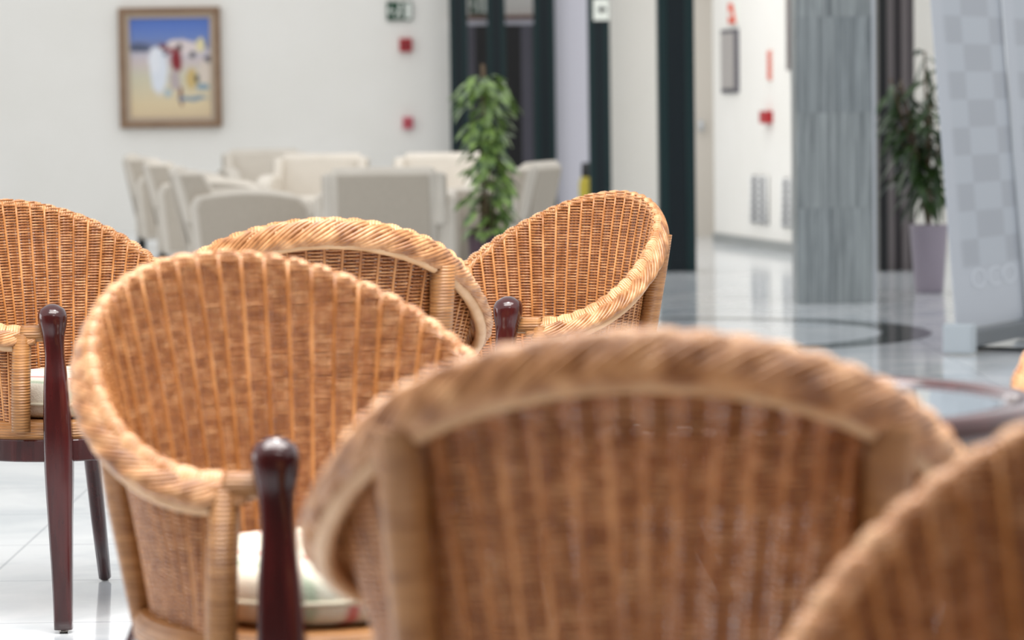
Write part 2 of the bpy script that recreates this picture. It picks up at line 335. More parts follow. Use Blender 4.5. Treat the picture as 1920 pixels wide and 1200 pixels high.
def canvas_mat(w_, h_):
    mt = mat('beach_painting', (1, 1, 1, 1), .6); nt = mt.node_tree; N = nt.nodes.new; L = nt.links.new; b = nt.nodes['Principled BSDF']
    tc = N('ShaderNodeTexCoord'); sp = N('ShaderNodeSeparateXYZ'); ns = N('ShaderNodeTexNoise'); ns.inputs['Scale'].default_value = 9; ns.inputs['Detail'].default_value = 3
    L(tc.outputs['Generated'], ns.inputs['Vector'])
    mixv = N('ShaderNodeMix'); mixv.data_type = 'VECTOR'; mixv.inputs[0].default_value = .07; L(tc.outputs['Generated'], mixv.inputs[4]); L(ns.outputs['Color'], mixv.inputs[5]); L(mixv.outputs[1], sp.inputs[0])
    rp = N('ShaderNodeValToRGB'); L(sp.outputs[2], rp.inputs[0]); cr2 = rp.color_ramp
    cr2.elements[0].position = 0; cr2.elements[0].color = srgb(214, 192, 158); cr2.elements[1].position = 1; cr2.elements[1].color = srgb(78, 112, 188)
    for p_, c_ in ((.15, srgb(222, 202, 164)), (.42, srgb(206, 200, 176)), (.55, srgb(206, 192, 190)), (.66, srgb(190, 186, 200)), (.70, srgb(120, 126, 158)), (.78, srgb(108, 132, 190)), (.88, srgb(92, 122, 194))):
        e = cr2.elements.new(p_); e.color = c_
    prev = rp.outputs[0]
    def blob(cx, cz, rx, rz, c_, soft=.35):
        nonlocal prev
        a = N('ShaderNodeMath'); a.operation = 'SUBTRACT'; L(sp.outputs[0], a.inputs[0]); a.inputs[1].default_value = cx
        a2 = N('ShaderNodeMath'); a2.operation = 'DIVIDE'; L(a.outputs[0], a2.inputs[0]); a2.inputs[1].default_value = rx
        a3 = N('ShaderNodeMath'); a3.operation = 'POWER'; a3.inputs[1].default_value = 2; ab = N('ShaderNodeMath'); ab.operation = 'ABSOLUTE'; L(a2.outputs[0], ab.inputs[0]); L(ab.outputs[0], a3.inputs[0])
        c = N('ShaderNodeMath'); c.operation = 'SUBTRACT'; L(sp.outputs[2], c.inputs[0]); c.inputs[1].default_value = cz
        c2 = N('ShaderNodeMath'); c2.operation = 'DIVIDE'; L(c.outputs[0], c2.inputs[0]); c2.inputs[1].default_value = rz
        cab = N('ShaderNodeMath'); cab.operation = 'ABSOLUTE'; L(c2.outputs[0], cab.inputs[0]); c3 = N('ShaderNodeMath'); c3.operation = 'POWER'; c3.inputs[1].default_value = 2; L(cab.outputs[0], c3.inputs[0])
        s_ = N('ShaderNodeMath'); s_.operation = 'ADD'; L(a3.outputs[0], s_.inputs[0]); L(c3.outputs[0], s_.inputs[1])
        mr = N('ShaderNodeMapRange'); L(s_.outputs[0], mr.inputs[0]); mr.inputs[1].default_value = 1 - soft; mr.inputs[2].default_value = 1 + soft; mr.inputs[3].default_value = 1; mr.inputs[4].default_value = 0
        mx = N('ShaderNodeMix'); mx.data_type = 'RGBA'; L(mr.outputs[0], mx.inputs[0]); L(prev, mx.inputs[6]); mx.inputs[7].default_value = c_; prev = mx.outputs[2]
    k = .035   # the noise shift
    for q in ((.12, .70, .14, .04, srgb(84, 92, 116)), (.36, .47, .10, .22, srgb(224, 228, 236)), (.30, .57, .06, .12, srgb(232, 234, 240)), (.66, .70, .20, .07, srgb(222, 208, 206)), (.56, .73, .10, .04, srgb(220, 206, 204)),
              (.88, .72, .045, .07, srgb(226, 214, 166)), (.78, .63, .04, .035, srgb(70, 72, 76)), (.98, .57, .04, .03, srgb(70, 70, 90)), (.93, .44, .08, .10, srgb(218, 204, 190)), (.58, .57, .065, .125, srgb(134, 30, 40)), (.62, .70, .03, .04, srgb(74, 54, 54)),
              (.41, .71, .05, .03, srgb(120, 64, 70)), (.50, .67, .06, .025, srgb(150, 80, 84)), (.44, .645, .035, .02, srgb(60, 76, 100)), (.56, .37, .06, .10, srgb(184, 170, 170)), (.62, .21, .025, .09, srgb(120, 66, 66)), (.76, .38, .06, .10, srgb(204, 176, 116)), (.83, .38, .03, .05, srgb(70, 78, 74)),
              (.78, .185, .18, .022, srgb(128, 150, 166)), (.90, .30, .08, .03, srgb(130, 156, 172)), (.47, .24, .05, .04, srgb(176, 190, 194))):
        blob(q[0] * .93 + k, q[1] * .93 + k, q[2], q[3], q[4])
    L(prev, b.inputs['Base Color']); return mt
cv = MB().box((0, 0, 0), (pw - 2 * (fwd + mw), .012, ph - 2 * (fwd + mw))); cvo = cv.build('canvas', canvas_mat(pw, ph), pic); cvo.location = (0, -.012, ph / 2)

def plate(name, px0, py0, px1, py1, d, th, material, label, cat, bevel=0, group=None):
    a = P(px0, py0, d); b = P(px1, py1, d)
    r = thing(name, ((a.x + b.x) / 2, d, (a.z + b.z) / 2), 0, label, cat, group)
    MB().box((0, -th / 2, 0), (abs(b.x - a.x), th, abs(a.z - b.z))).build('plate', material, r, bevel=bevel)
    return r, abs(b.x - a.x), abs(a.z - b.z)
# exit sign: green field with white running figure, arrow and door
def exit_sign(px0, py0, px1, py1, d, label):
    r, ww, hh = plate('exit_sign', px0, py0, px1, py1, d, .02, M['signgreen'], label, 'sign')
    g = MB(); y = -.024
    rectxy(g, .24 * ww, .46 * ww, -.42 * hh, .42 * hh, y, .006)                       # door panel
    g.build('door_symbol', M['signwhite'], r)
    g = MB()
    g.tube([(-.40 * ww, y, 0), (-.22 * ww, y, 0)], .05 * hh, 6); g.prism([(-.46 * ww, 0), (-.34 * ww, .24 * hh), (-.34 * ww, -.24 * hh)], y - .003, y + .003)
    g.build('arrow_symbol', M['signwhite'], r)
    g = MB()
    g.tube([(.02 * ww, y, .10 * hh), (.04 * ww, y, .22 * hh), (.04 * ww, y, .42 * hh)], [.05 * hh, .07 * hh, .09 * hh], 8)
    g.tube([(.02 * ww, y, .16 * hh), (-.01 * ww, y, -.08 * hh)], .07 * hh, 6)
    g.tube([(-.01 * ww, y, -.08 * hh), (.06 * ww, y, -.22 * hh), (.02 * ww, y, -.4 * hh)], .05 * hh, 6)
    g.tube([(-.01 * ww, y, -.08 * hh), (-.10 * ww, y, -.2 * hh), (-.16 * ww, y, -.36 * hh)], .05 * hh, 6)
    g.tube([(-.10 * ww, y, .02 * hh), (.02 * ww, y, .13 * hh), (.12 * ww, y, -.02 * hh)], .03 * hh, 6)
    g.build('running_figure', M['signwhite'], r)
    return r
exit_sign(725, 3, 773, 38, 27.99, 'green and white exit sign with running figure on the back wall above the alarms')
exit_sign(880, -14, 913, 27, 27.9, 'green and white exit sign above the dark doorway, between two posts')
for (a, b, c, d, lab, inner) in ((749, 72, 773, 97, 'red square alarm box on the back wall below the exit sign', True), (755, 219, 775, 242, 'small pale red call point on the back wall, lower of the two red boxes', False)):
    r, ww, hh = plate('alarm_box', a, b, c, d, 27.99, .05, M['red'] if inner else mat('faded_red_plastic', srgb(206, 120, 134), .5), lab, 'alarm', bevel=.006)
    MB().tube([(0, -.052, 0), (0, -.062, 0)], .03, 14).build('button', mat('button_dark_red', srgb(120, 16, 24), .4) if inner else M['red'], r)
r, ww, hh = plate('small_sign', 1112, -2, 1142, 38, 25.29, .012, M['signwhite'], 'small white sign with black symbol fixed near the top of a green post', 'sign')
g = MB(); g.prism([(-.03, .0), (.01, .03), (.01, -.03)], -.02, -.012); g.box((.025, -.016, 0), (.03, .008, .02)); g.build('arrow_symbol', M['black'], r)
# corridor wall things
cab = thing('extinguisher_cabinet', on_wall(1370, 114), angw, 'tall grey glazed hose cabinet on the corridor wall under the orange sign', 'cabinet')
def keep(o, root):
    o.parent = root; root_m = Matrix.Translation(root.location) @ Matrix.Rotation(root.rotation_euler.z, 4, 'Z'); o.matrix_parent_inverse = root_m.inverted(); return o
keep(wall_box(1356, 55, 1386, 174, .02, 'frame', M['greymetal']), cab)
keep(wall_box(1359, 62, 1382, 166, .02, 'glass_door', mat('frosted_cabinet_glass', srgb(176, 170, 166), .3), inset=.012), cab)
s1 = wall_box(1368, 4, 1384, 46, .01, 'fire_sign', M['signwhite']); tag(s1, 'orange and white fire sign on the corridor wall above the grey cabinet', 'sign')
og = MB()
def wall_poly(mb, pts, off):
    vs = [on_wall(a, b) + nw * off for a, b in pts]; n = len(vs); vs2 = [q + nw * .006 for q in vs]
    mb.add(vs + vs2, [tuple(range(n)), tuple(range(2 * n - 1, n - 1, -1))] + [(i, (i + 1) % n, (i + 1) % n + n, i + n) for i in range(n)])
wall_poly(og, [(1369, 6), (1376, 6), (1383, 44), (1369, 44)], .011); oo = og.build('flame_symbol', M['orange'], s1)
wg = MB(); wall_poly(wg, [(1372, 22), (1376, 22), (1377, 32), (1372, 32)], .019); wg.build('bell_symbol', M['signwhite'], s1)
s2 = wall_box(1442, 94, 1448, 151, .012, 'warning_strip', mat('pale_red_strip', srgb(226, 170, 158), .5)); tag(s2, 'narrow upright red lettered strip on the corridor wall above the red call point', 'sign')
g = MB()
for k_ in range(5): wall_poly(g, [(1443, 98 + k_ * 10.5), (1447, 98 + k_ * 10.5), (1447, 105 + k_ * 10.5), (1443, 105 + k_ * 10.5)], .014)
g.build('lettering', M['orange'], s2)
s3 = wall_box(1436, 208, 1449, 231, .05, 'alarm_box', M['red']); tag(s3, 'dark red call point on the corridor wall between the strip and the vent grille', 'alarm')
for i_, (a, b, c, d, lab) in enumerate(((1414, 330, 1442, 419, 'grey vent grille low on the corridor wall, left of the two'), (1473, 335, 1500, 427, 'grey vent grille low on the corridor wall partly behind the marble column'))):
    gr = thing('vent_grille', on_wall((a + c) / 2, (b + d) / 2), angw, lab, 'vent', 'vent grilles on the corridor wall')
    keep(wall_box(a, b, c, d, .012, 'backing', M['greymetal']), gr)
    g = MB()
    for k_ in range(7):
        y0 = b + (d - b) * (k_ + .12) / 7; q0 = on_wall(a, y0 + 3) + nw * .02; q1 = on_wall(c, y0 + 3) + nw * .02
        g.tube([q0, q1], .009, 6)
    for xx in (a, (a + c) / 2, c): g.tube([on_wall(xx, b) + nw * .02, on_wall(xx, d) + nw * .02], .014, 6)
    keep(g.build('slats', mat('pale_grille_paint', srgb(226, 226, 224), .5), smooth=True), gr)
pp = wall_box(1481, -60, 1486, 132, .03, 'wall_pipe', M['taupe']); tag(pp, 'thin grey vertical duct on the corridor wall beside the marble column', 'duct')

# canister standing behind the dark post
cn = thing('canister', (P(1098, 340, 26.2).x, 26.2, 0), 0, 'yellow canister with black top standing behind the dark post with the white sign', 'canister')
zz = P(1098, 332, 26.2).z
MB().lathe([(.05, 0), (.055, .02), (.055, zz - .05), (.035, zz)], n=16).build('body', M['yellow'], cn, smooth=True)
MB().lathe([(.03, zz - .005), (.035, zz + .03), (.03, P(1098, 305, 26.2).z)], n=12).build('nozzle_top', M['black'], cn, smooth=True)

# floor inlay ring (crescent of dark marble)
def circ(cx, cy, r, n=96): return [(cx + r * math.cos(2 * PI * i / n), cy + r * math.sin(2 * PI * i / n)) for i in range(n)]
o_, i_ = circ(.80, 14.68, 1.12), circ(.70, 14.72, 1.0)
mb = MB(); n = 96; mb.add([(a, b, .0015) for a, b in o_] + [(a, b, .0015) for a, b in i_], [(k, (k + 1) % n, (k + 1) % n + n, k + n) for k in range(n)])
o = struct('trim_9', mb, M['inlay'])

# ---------------------------------------------------------------- wicker tub chair
HB, W_, L_, PW, ZA = .8729, .3207, .2584, .8304, .6274
THM = math.radians(143.9)
def rim(th):
    u = min(1, abs(th) / math.radians(128)); g = ((1 + math.cos(PI * u)) / 2) ** PW
    return Vector((W_ * math.sin(th), -L_ * math.cos(th), ZA + (HB - ZA) * g))
BT = [(0, 0, -.175), (24, .085, -.16), (48, .165, -.125), (72, .204, -.055), (96, .224, .03), (120, .234, .105), (144, .24, .18)]
def base(th, z=.405):
    a = abs(math.degrees(th)); q = crom(BT, a); return Vector((math.copysign(q[0], th) if a > 1e-6 else 0, q[1], z))
THS = math.radians(131)          # the woven shell ends just before the arm end
def rimframe(th):
    e = .01; t = (rim(th + e) - rim(th - e)).normalized(); n = Vector((W_ * math.sin(th) / W_ ** 2, -L_ * math.cos(th) / L_ ** 2, 0)).normalized()
    n = (n - t * n.dot(t)).normalized(); u = t.cross(n); u = u if u.z > 0 else -u
    return t, n, u
def rim_off(th):
    k = smoothstep((abs(th) - .5) / .9); return .006 + .014 * k, .020 + .014 * k
def shell_top(th):
    t, n, u = rimframe(th); return rim(th) - n * rim_off(th)[1] - u * .006
def shell(th, z):
    b = base(th); s = shell_top(th); v = (z - b.z) / max(.01, s.z - b.z); v = max(0, min(1.02, v))
    vv = v * v * .35 + v * .65       # flares more near the top
    return Vector((b.x + (s.x - b.x) * vv, b.y + (s.y - b.y) * vv, z)), v
NS = 41
def ths(k): return -THS + 2 * THS * k / (NS - 1)
def shell_nrm(t):
    a = shell(t + .01, .6)[0] - shell(t - .01, .6)[0]; return Vector((a.y, -a.x, 0)).normalized()
def chair_weave():
    mb = MB(); dz = .0031; z = .414; row = 0; SUB = 6; rng = random.Random(3)
    N = (NS - 1) * SUB
    tt = [-THS + 2 * THS * i / N for i in range(N + 1)]; st = [shell_top(t).z for t in tt]
    nrm = [shell_nrm(t) for t in tt]
    wave = [0, .75, .98, 1.1, .98, .75]        # strand lies flat over one column of ribs, then dives behind the next
    while z < HB:
        seg = []
        rr_ = .00155 + rng.uniform(-.00015, .00025); jit = rng.uniform(-.0004, .0004)
        for i, t in enumerate(tt):
            if z <= st[i] + .004:
                p = shell(t, z)[0]; ph = wave[i % SUB] * (1 if (i // SUB + row) % 2 else -1)
                seg.append((p + nrm[i] * (.0036 * ph) + Vector((0, 0, jit)), nrm[i]))
            else:
                if len(seg) > 2: strand(mb, seg, rr_)
                seg = []
        if len(seg) > 2: strand(mb, seg, rr_)
        z += dz; row += 1
    return mb
def strand(mb, seg, r):
    rings = []
    for p, n in seg:
        rings.append([p + n * r * .8 * math.cos(a) + Vector((0, 0, 1)) * r * 1.05 * math.sin(a) for a in (0, 2 * PI / 5, 4 * PI / 5, 6 * PI / 5, 8 * PI / 5)])
    mb.loft(rings, True, True)
def chair_stakes():
    mb = MB(); lp = MB()
    for k in range(NS - 1):
        tm = (ths(k) + ths(k + 1)) / 2
        for dt in (-.014, .014):
            t = tm + dt; zt = shell_top(t).z; nn = shell_nrm(t); sd = Vector((-nn.y, nn.x, 0)); rings = []
            for j in range(14):
                p = shell(t, .41 + (zt - .41) * j / 13)[0]; rings.append([p + sd * .0048 * math.cos(2 * PI * q / 8) + nn * .0020 * math.sin(2 * PI * q / 8) for q in range(8)])
            mb.loft(rings)
        # each rib fans out and bends over the border
        for dt in (-.036, -.022, -.008, .008, .022, .036):
            q = []
            lift = .0042 * (1 - (dt / .042) ** 2)
            for j in range(9):
                a = PI * (1.12 - 1.25 * j / 8); tt_ = tm + dt * 1.25; T, n, u = rimframe(tt_); o1, o2 = rim_off(tt_)
                q.append(rim(tt_) - n * (o1 + .004) - u * .0135 + n * .0125 * math.cos(a) + u * ((.0075 + lift) * math.sin(a) - .002 * j * (j > 4)))
            lp.tube(q, .0033, 6)
    return mb, lp
def chair_canes():
    mb = MB()
    for k in range(NS):
        t = ths(k); zt = shell_top(t).z; nn = shell_nrm(t); sd = Vector((-nn.y, nn.x, 0)); rings = []
        for j in range(14):
            p = shell(t, .41 + (zt - .41) * j / 13)[0]; rings.append([p + sd * .0030 * math.cos(2 * PI * q / 8) + nn * .0040 * math.sin(2 * PI * q / 8) for q in range(8)])
        mb.loft(rings)
    return mb
def chair_rim():
    core = MB(); br = MB(); N = 260; pts = [-THM + 2 * THM * i / N for i in range(N + 1)]
    A, B = .0205, .0095; 
    def sect(t, ang, da=0, db=0):
        T, n, u = rimframe(t); c = rim(t) - n * rim_off(t)[0] - u * .026
        # arm ends pull down to a slim neck
        k = smoothstep((THM - abs(t)) / .3) * .35 + .65; tilt = math.radians(-66 + 34 * smoothstep((abs(t) - .6) / .9))
        a_ax = n * math.cos(tilt) + u * math.sin(tilt); b_ax = u * math.cos(tilt) - n * math.sin(tilt)
        return c + a_ax * (A * k + da) * math.cos(ang) + b_ax * (B * k + db) * math.sin(ang)
    core.loft([[sect(t, 2 * PI * j / 12, -.004, -.004) for j in range(12)] for t in pts])
    # arc length
    s = [0]
    for a, b in zip(pts, pts[1:]): s.append(s[-1] + (rim(a) - rim(b)).length)
    for bundle in range(4):
        for m_ in range(4):
            off = 2 * PI * bundle / 4 + (m_ - 1.5) * .36; lift = .0012 if m_ in (1, 2) else -.0002
            path = []
            for i, t in enumerate(pts):
                if abs(t) > THM - .10: continue
                path.append(sect(t, off + 2 * PI * s[i] / .20, lift, lift))
            br.tube(path, .0042, 6)
    return core, br
def chair_hoop():
    mb = MB(); pts = []
    for i in range(61):
        t = -THM * .93 + 2 * THM * .93 * i / 60; T, n, u = rimframe(t); pts.append(rim(t) - n * (rim_off(t)[0] + .001) - u * .046)
    return mb.tube(pts, .0105, 10)
def superell(cx, cy, rx, ryf, ryb, n=64, e=2.5):
    out = []
    for i in range(n):
        a = 2 * PI * i / n; c, s = math.cos(a), math.sin(a)
        x = math.copysign(abs(c) ** (2 / e), c) * rx; y = math.copysign(abs(s) ** (2 / e), s) * (ryf if s > 0 else ryb)
        out.append((cx + x, cy + y))
    return out
def post_mesh(sx):
    #      z     x     y    hx    hy
    tab = [(0, .200, .240, .019, .020), (.10, .200, .240, .021, .023), (.22, .200, .238, .025, .027), (.33, .199, .236, .029, .031), (.42, .198, .234, .029, .031), (.50, .197, .230, .025, .027), (.56, .195, .224, .0195, .021), (.595, .193, .218, .0225, .024), (.620, .191, .214, .0285, .030), (.638, .190, .212, .0300, .0315), (.651, .190, .211, .026, .028), (.659, .190, .211, .016, .018), (.662, .190, .211, .006, .007)]
    rings = []; zs = [i * .02 for i in range(29)] + [.58 + i * .008 for i in range(11)] + [.662]
    for z in zs:
        x, y, hx, hy = crom(tab, z); ring = []
        e = 4.5 if z < .56 else 4.5 - 2.2 * smoothstep((z - .56) / .05)
        for j in range(24):
            a = 2 * PI * j / 24 + PI / 4; c, s = math.cos(a), math.sin(a)
            px, py = math.copysign(abs(c) ** (2 / e), c) * hx, math.copysign(abs(s) ** (2 / e), s) * hy
            rz = math.radians(-40); qx, qy = px * math.cos(rz) - py * math.sin(rz), px * math.sin(rz) + py * math.cos(rz)
            ring.append((sx * (x + qx), y + qy, z + .008))
        rings.append(ring)
    return MB().loft(rings)
def chair(loc, a, label):
    root = thing('wicker_tub_chair', loc, a, label, 'chair', 'wicker tub chairs')
    chair_weave().build('woven_shell', M['weave'], root, smooth=True)
    stk, lps = chair_stakes(); stk.build('shell_ribs', M['rib'], root, smooth=True); lps.build('border_loops', M['loops'], root, smooth=True)
    chair_canes().build('upright_canes', M['stake'], root, smooth=True)
    core, br = chair_rim(); rim_ = core.build('rim', M['core'], root, smooth=True); br.build('braid', M['braid'], rim_, smooth=True)
    chair_hoop().build('hoop', M['cane'], root, smooth=True)
    # arm ends wrapped in cane, front corner uprights and rear uprights
    for s in (-1, 1):
        q = []
        for i in range(9):
            t = THM - .22 + .22 * i / 8; T, n, u = rimframe(s * t); q.append(rim(s * t) - n * .017 - u * .018)
        q.append(Vector((s * .182, .216, .618)))
        MB().tube(q, .0175, 14).build('arm_end', M['wrap'], root, smooth=True)
        MB().tube([(s * .228, .158, .605), (s * .240, .168, .52), (s * .25, .178, .41)], .0195, 14).build('front_upright', M['wrap'], root, smooth=True)
        MB().tube([(s * .212, -.184, .785), (s * .210, -.170, .70), (s * .203, -.145, .56), (s * .192, -.11, .41)], [.023, .0215, .020, .018], 14).build('rear_upright', M['wrap'], root, smooth=True)
    # seat
    rg = [(x * (.80 + .20 * smoothstep((y + .2) / .3)), y) for x, y in superell(0, -.005, .268, .262, .215)]
    mb = MB(); prof = [(.90, .386), (.98, .389), (1.0, .400), (.995, .415), (.96, .426), (.9, .428)]
    rings = [[(x * k, y * k, z) for x, y in rg] for k, z in prof]
    mb.loft(rings, True, True); mb.build('seat', M['wrap'], root, smooth=True)
    ra = MB(); a1 = [(x * 1.0, y * 1.0) for x, y in rg]; a2 = [(x * .90, y * .90) for x, y in rg]; n = len(rg)
    vs = [(x, y, .346) for x, y in a1] + [(x, y, .392) for x, y in a1] + [(x, y, .392) for x, y in a2] + [(x, y, .346) for x, y in a2]
    fs = []
    for i in range(n):
        j = (i + 1) % n
        for k in range(4): fs.append((k * n + i, k * n + j, ((k + 1) % 4) * n + j, ((k + 1) % 4) * n + i))
    ra.add(vs, fs); ra.build('seat_rail', M['mahogany'], root, bevel=.003)
    for s in (-1, 1):
        lg = post_mesh(s).build('front_leg', M['mahogany'], root, smooth=True)
        MB().lathe([(.008, 0), (.010, .004), (.006, .010)], (s * .2, .24, 0), 12).build('glide', M['glide'], lg, smooth=True)
        pts = [(s * .155, -.155, .41), (s * .19, -.19, .30), (s * .24, -.24, .15), (s * .292, -.292, .008)]
        lg = MB().tube(pts, [.021, .019, .017, .0145], 12).build('rear_leg', M['mahogany'], root, smooth=True)
        MB().lathe([(.007, 0), (.009, .004), (.006, .010)], (s * .294, -.294, 0), 12).build('glide', M['glide'], lg, smooth=True)
    return root
proto = chair((-.9418, 6.7826, 0), 3.89812, 'sharp wicker tub chair cut by the left edge, standing on pale floor')
CH = {'A': proto}
G2 = 'wicker tub chairs'
CH['E'] = copy_tree(proto, (.04338, 6.82499, 0), 2.23025, 'sharp wicker tub chair facing left, standing in front of the wide dark post')
CH['C'] = copy_tree(proto, (-.25404, 4.08247, 0), 3.76499, 'large blurred wicker tub chair facing right with cream striped cushion, front left')
CH['B'] = copy_tree(proto, (-.35669, 5.76349, 0), .14702, 'wicker tub chair seen from behind in mid distance, between the two sharp chairs')
CH['D'] = copy_tree(proto, (.1238, 2.9388, 0), -.06057, 'large blurred wicker tub chair seen from behind in the front centre')
CH['F'] = copy_tree(proto, (.445, 2.058, 0), math.radians(148.3), 'very blurred wicker tub chair cut off by the bottom right corner, nearest to the viewer')
CH['G'] = copy_tree(proto, (.968, 4.14, 0), math.radians(172), 'wicker tub chair peeping in at the right edge behind the glass table')

def cushion(ch, label):
    rg = [(x * (.82 + .18 * smoothstep((y + .2) / .3)), y) for x, y in superell(0, 0.01, .205, .215, .155, 56, 2.8)]; mb = MB(); rings = []
    for k, z in ((.6, .0), (.9, .0), (.975, .008), (1.0, .03), (.985, .052), (.93, .068), (.8, .078), (.5, .084), (.2, .086)):
        rings.append([(x * k, y * k, z) for x, y in rg])
    o = mb.loft(rings).build('seat_cushion', M['cushion'], None, smooth=True); c = CH[ch]
    o.location = (c.location.x, c.location.y, .430); o.rotation_euler = c.rotation_euler
    tag(o, label, 'cushion', 'striped seat cushions'); 
    pg = MB(); pts = [(x * 1.0, y * 1.0, .03) for x, y in rg]; pg.tube(pts + pts[:2], .004, 6).build('piping', mat('cream_piping', srgb(214, 206, 184), .8) if 'cream_piping' not in bpy.data.materials else bpy.data.materials['cream_piping'], o, smooth=True)
cushion('A', 'pale striped cushion on the sharp wicker chair at the left edge')
cushion('C', 'cream cushion with pink and green stripes on the large front left wicker chair')
cushion('E', 'cream cushion on the sharp wicker chair that faces left')
cushion('B', 'cream cushion on the mid distance wicker chair seen from behind')

# ---------------------------------------------------------------- round table
tb = thing('round_table', (.2503, 3.6488, 0), 0, 'round mahogany table with glass top standing behind the front centre wicker chair', 'table')
R_ = .354; zt = .72
prof = [(R_ - .045, zt - .03), (R_ - .004, zt - .03), (R_ + .004, zt - .018), (R_, zt - .002), (R_ - .012, zt + .003), (R_ - .04, zt + .001), (R_ - .045, zt - .03)]
MB().lathe(prof, n=96, caps=False).build('table_rim', M['mahogany'], tb, smooth=True)
MB().lathe([(R_ - .046, zt - .012), (R_ - .041, zt - .004), (.001, zt - .004)], n=96).build('glass_top', M['glass'], tb)
MB().lathe([(R_ - .07, zt - .028), (R_ - .06, zt - .028), (R_ - .06, zt - .085), (R_ - .08, zt - .085), (R_ - .08, zt - .028)], n=64, caps=False).build('apron', M['mahogany'], tb, smooth=False)
for k in range(4):
    a = PI / 4 + k * PI / 2 + .2; c, s = math.cos(a), math.sin(a)
    pr_ = [(R_ - .075, zt - .04), (R_ - .06, .52), (R_ - .10, .34), (R_ - .11, .18), (R_ - .03, .012)]
    MB().tube([(c * r, s * r, z) for r, z in pr_], [.024, .024, .018, .015, .017], 12).build('leg', M['mahogany'], tb, smooth=True)
MB().lathe([(.02, .20), (.235, .20), (.24, .21), (.235, .222), (.02, .222)], n=48).build('lower_shelf', M['mahogany'], tb)

# ---------------------------------------------------------------- cream armchairs
def armchair(loc, a, label, wid=.78):
    r = thing('armchair', loc, a, label, 'armchair', 'cream upholstered armchairs'); hw = wid / 2
    # faces +y; back at -y
    bw = hw - .10
    bk = MB(); out = [(-.26, .10), (-.40, .68), (-.395, .715), (-.36, .73), (-.31, .725), (-.285, .69), (-.15, .12)]
    bo = bk.prism(out, -bw, bw, 'yz').build('backrest', M['uphol'], r, bevel=.03, seg=3)
    MB().prism([(-.28, .14), (-.395, .685), (-.407, .685), (-.292, .14)], -bw + .035, bw - .035, 'yz').build('back_panel', M['uphol_d'], bo, bevel=.006)
    for s in (-1, 1):
        arm = [(-.26, .08), (-.30, .50), (-.28, .55)]
        for i in range(11):
            t = i / 10; arm.append((-.26 + .60 * t, .555 + .05 * math.sin(PI * (.05 + .75 * t)) - .035 * t))
        arm += [(.385, .50), (.395, .45), (.37, .08)]
        x0, x1 = (hw - .11, hw) if s > 0 else (-hw, -hw + .11)
        ao = MB().prism(arm, x0, x1, 'yz').build('arm', M['uphol'], r, bevel=.025, seg=3)
        pan = [(y * .90 + .012, .11 + (z - .08) * .90) for y, z in arm]
        xp = s * hw
        MB().prism(pan, min(xp, xp + s * .006), max(xp, xp + s * .006), 'yz').build('arm_panel', M['uphol_d'], ao)
        wg_ = [(-.33, .40), (-.385, .70), (-.22, .70), (-.14, .55), (-.15, .40)]
        x0, x1 = (bw - .02, bw + .05) if s > 0 else (-bw - .05, -bw + .02)
        wo = MB().prism(wg_, x0, x1, 'yz').build('wing', M['uphol'], r, bevel=.02, seg=3)
        xp = s * (bw + .05)
        MB().prism([(-.30, .50), (-.355, .68), (-.235, .68), (-.165, .55), (-.165, .50)], min(xp, xp + s * .006), max(xp, xp + s * .006), 'yz').build('wing_panel', M['uphol_d'], wo)
    MB().box((0, .09, .36), (wid - .27, .56, .14)).build('seat_cushion', M['uphol'], r, bevel=.035, seg=3)
    MB().box((0, .02, .19), (wid - .2, .66, .22)).build('base', M['uphol'], r, bevel=.02)
    for sx in (-1, 1):
        for sy in (-.28, .32):
            MB().tube([(sx * (hw - .08), sy, .09), (sx * (hw - .08), sy, 0)], [.025, .018], 10).build('leg', M['black'], r, smooth=True)
    return r
def gx(px, d): return P(px, 300, d).x
arm0 = armchair((gx(446, 18.9), 18.9, 0), math.radians(-82), 'cream armchair facing right with taupe side panel, nearest of the three in profile at left')
g_ = 'cream upholstered armchairs'
copy_tree(arm0, (gx(380, 22.0), 22.0, 0), math.radians(-86), 'cream armchair facing right, second of the three in profile at left')
copy_tree(arm0, (gx(332, 24.6), 24.6, 0), math.radians(-86), 'cream armchair facing right, farthest of the three in profile at left')
copy_tree(arm0, (gx(725, 18.1), 18.1, 0), math.radians(-1), 'cream armchair seen squarely from behind in the middle of the lounge group')
copy_tree(arm0, (gx(908, 18.95), 18.95, 0), math.radians(74), 'cream armchair facing left behind the pale plant')
copy_tree(arm0, (gx(592, 23.0), 23.0, 0), math.radians(176), 'cream armchair facing the viewer, behind and left of the one seen from behind')
copy_tree(arm0, (gx(505, 26.1), 26.1, 0), math.radians(192), 'cream armchair facing the viewer, left one in the far row under the wall')
copy_tree(arm0, (gx(815, 22.6), 22.6, 0), math.radians(170), 'cream armchair facing the viewer, beside the dark doorway post')

# ---------------------------------------------------------------- plants
def leaf_pts(base_, d, length, width, droop, roll_):
    d = d.normalized(); side = d.cross(Vector((0, 0, 1))).normalized() if abs(d.z) < .98 else Vector((1, 0, 0))
    upv = side.cross(d).normalized(); side = (side * math.cos(roll_) + upv * math.sin(roll_)).normalized(); upv = side.cross(d).normalized()
    L = []; R = []; C = []
    for i in range(6):
        t = i / 5; w_ = width * math.sin(PI * min(1, t * .92 + .04)) ** .8; c = base_ + d * length * t + Vector((0, 0, -droop * length * t * t))
        C.append(c + upv * 0.0 - upv * w_ * .12); L.append(c - side * w_ / 2); R.append(c + side * w_ / 2)
    return L, C, R
def add_leaf(mb, *a):
    L, C, R = leaf_pts(*a); vs = L + C + R; n = 6; fs = []
    for i in range(5): fs += [(i, i + 1, n + i + 1, n + i), (n + i, n + i + 1, 2 * n + i + 1, 2 * n + i)]
    mb.add(vs, fs)
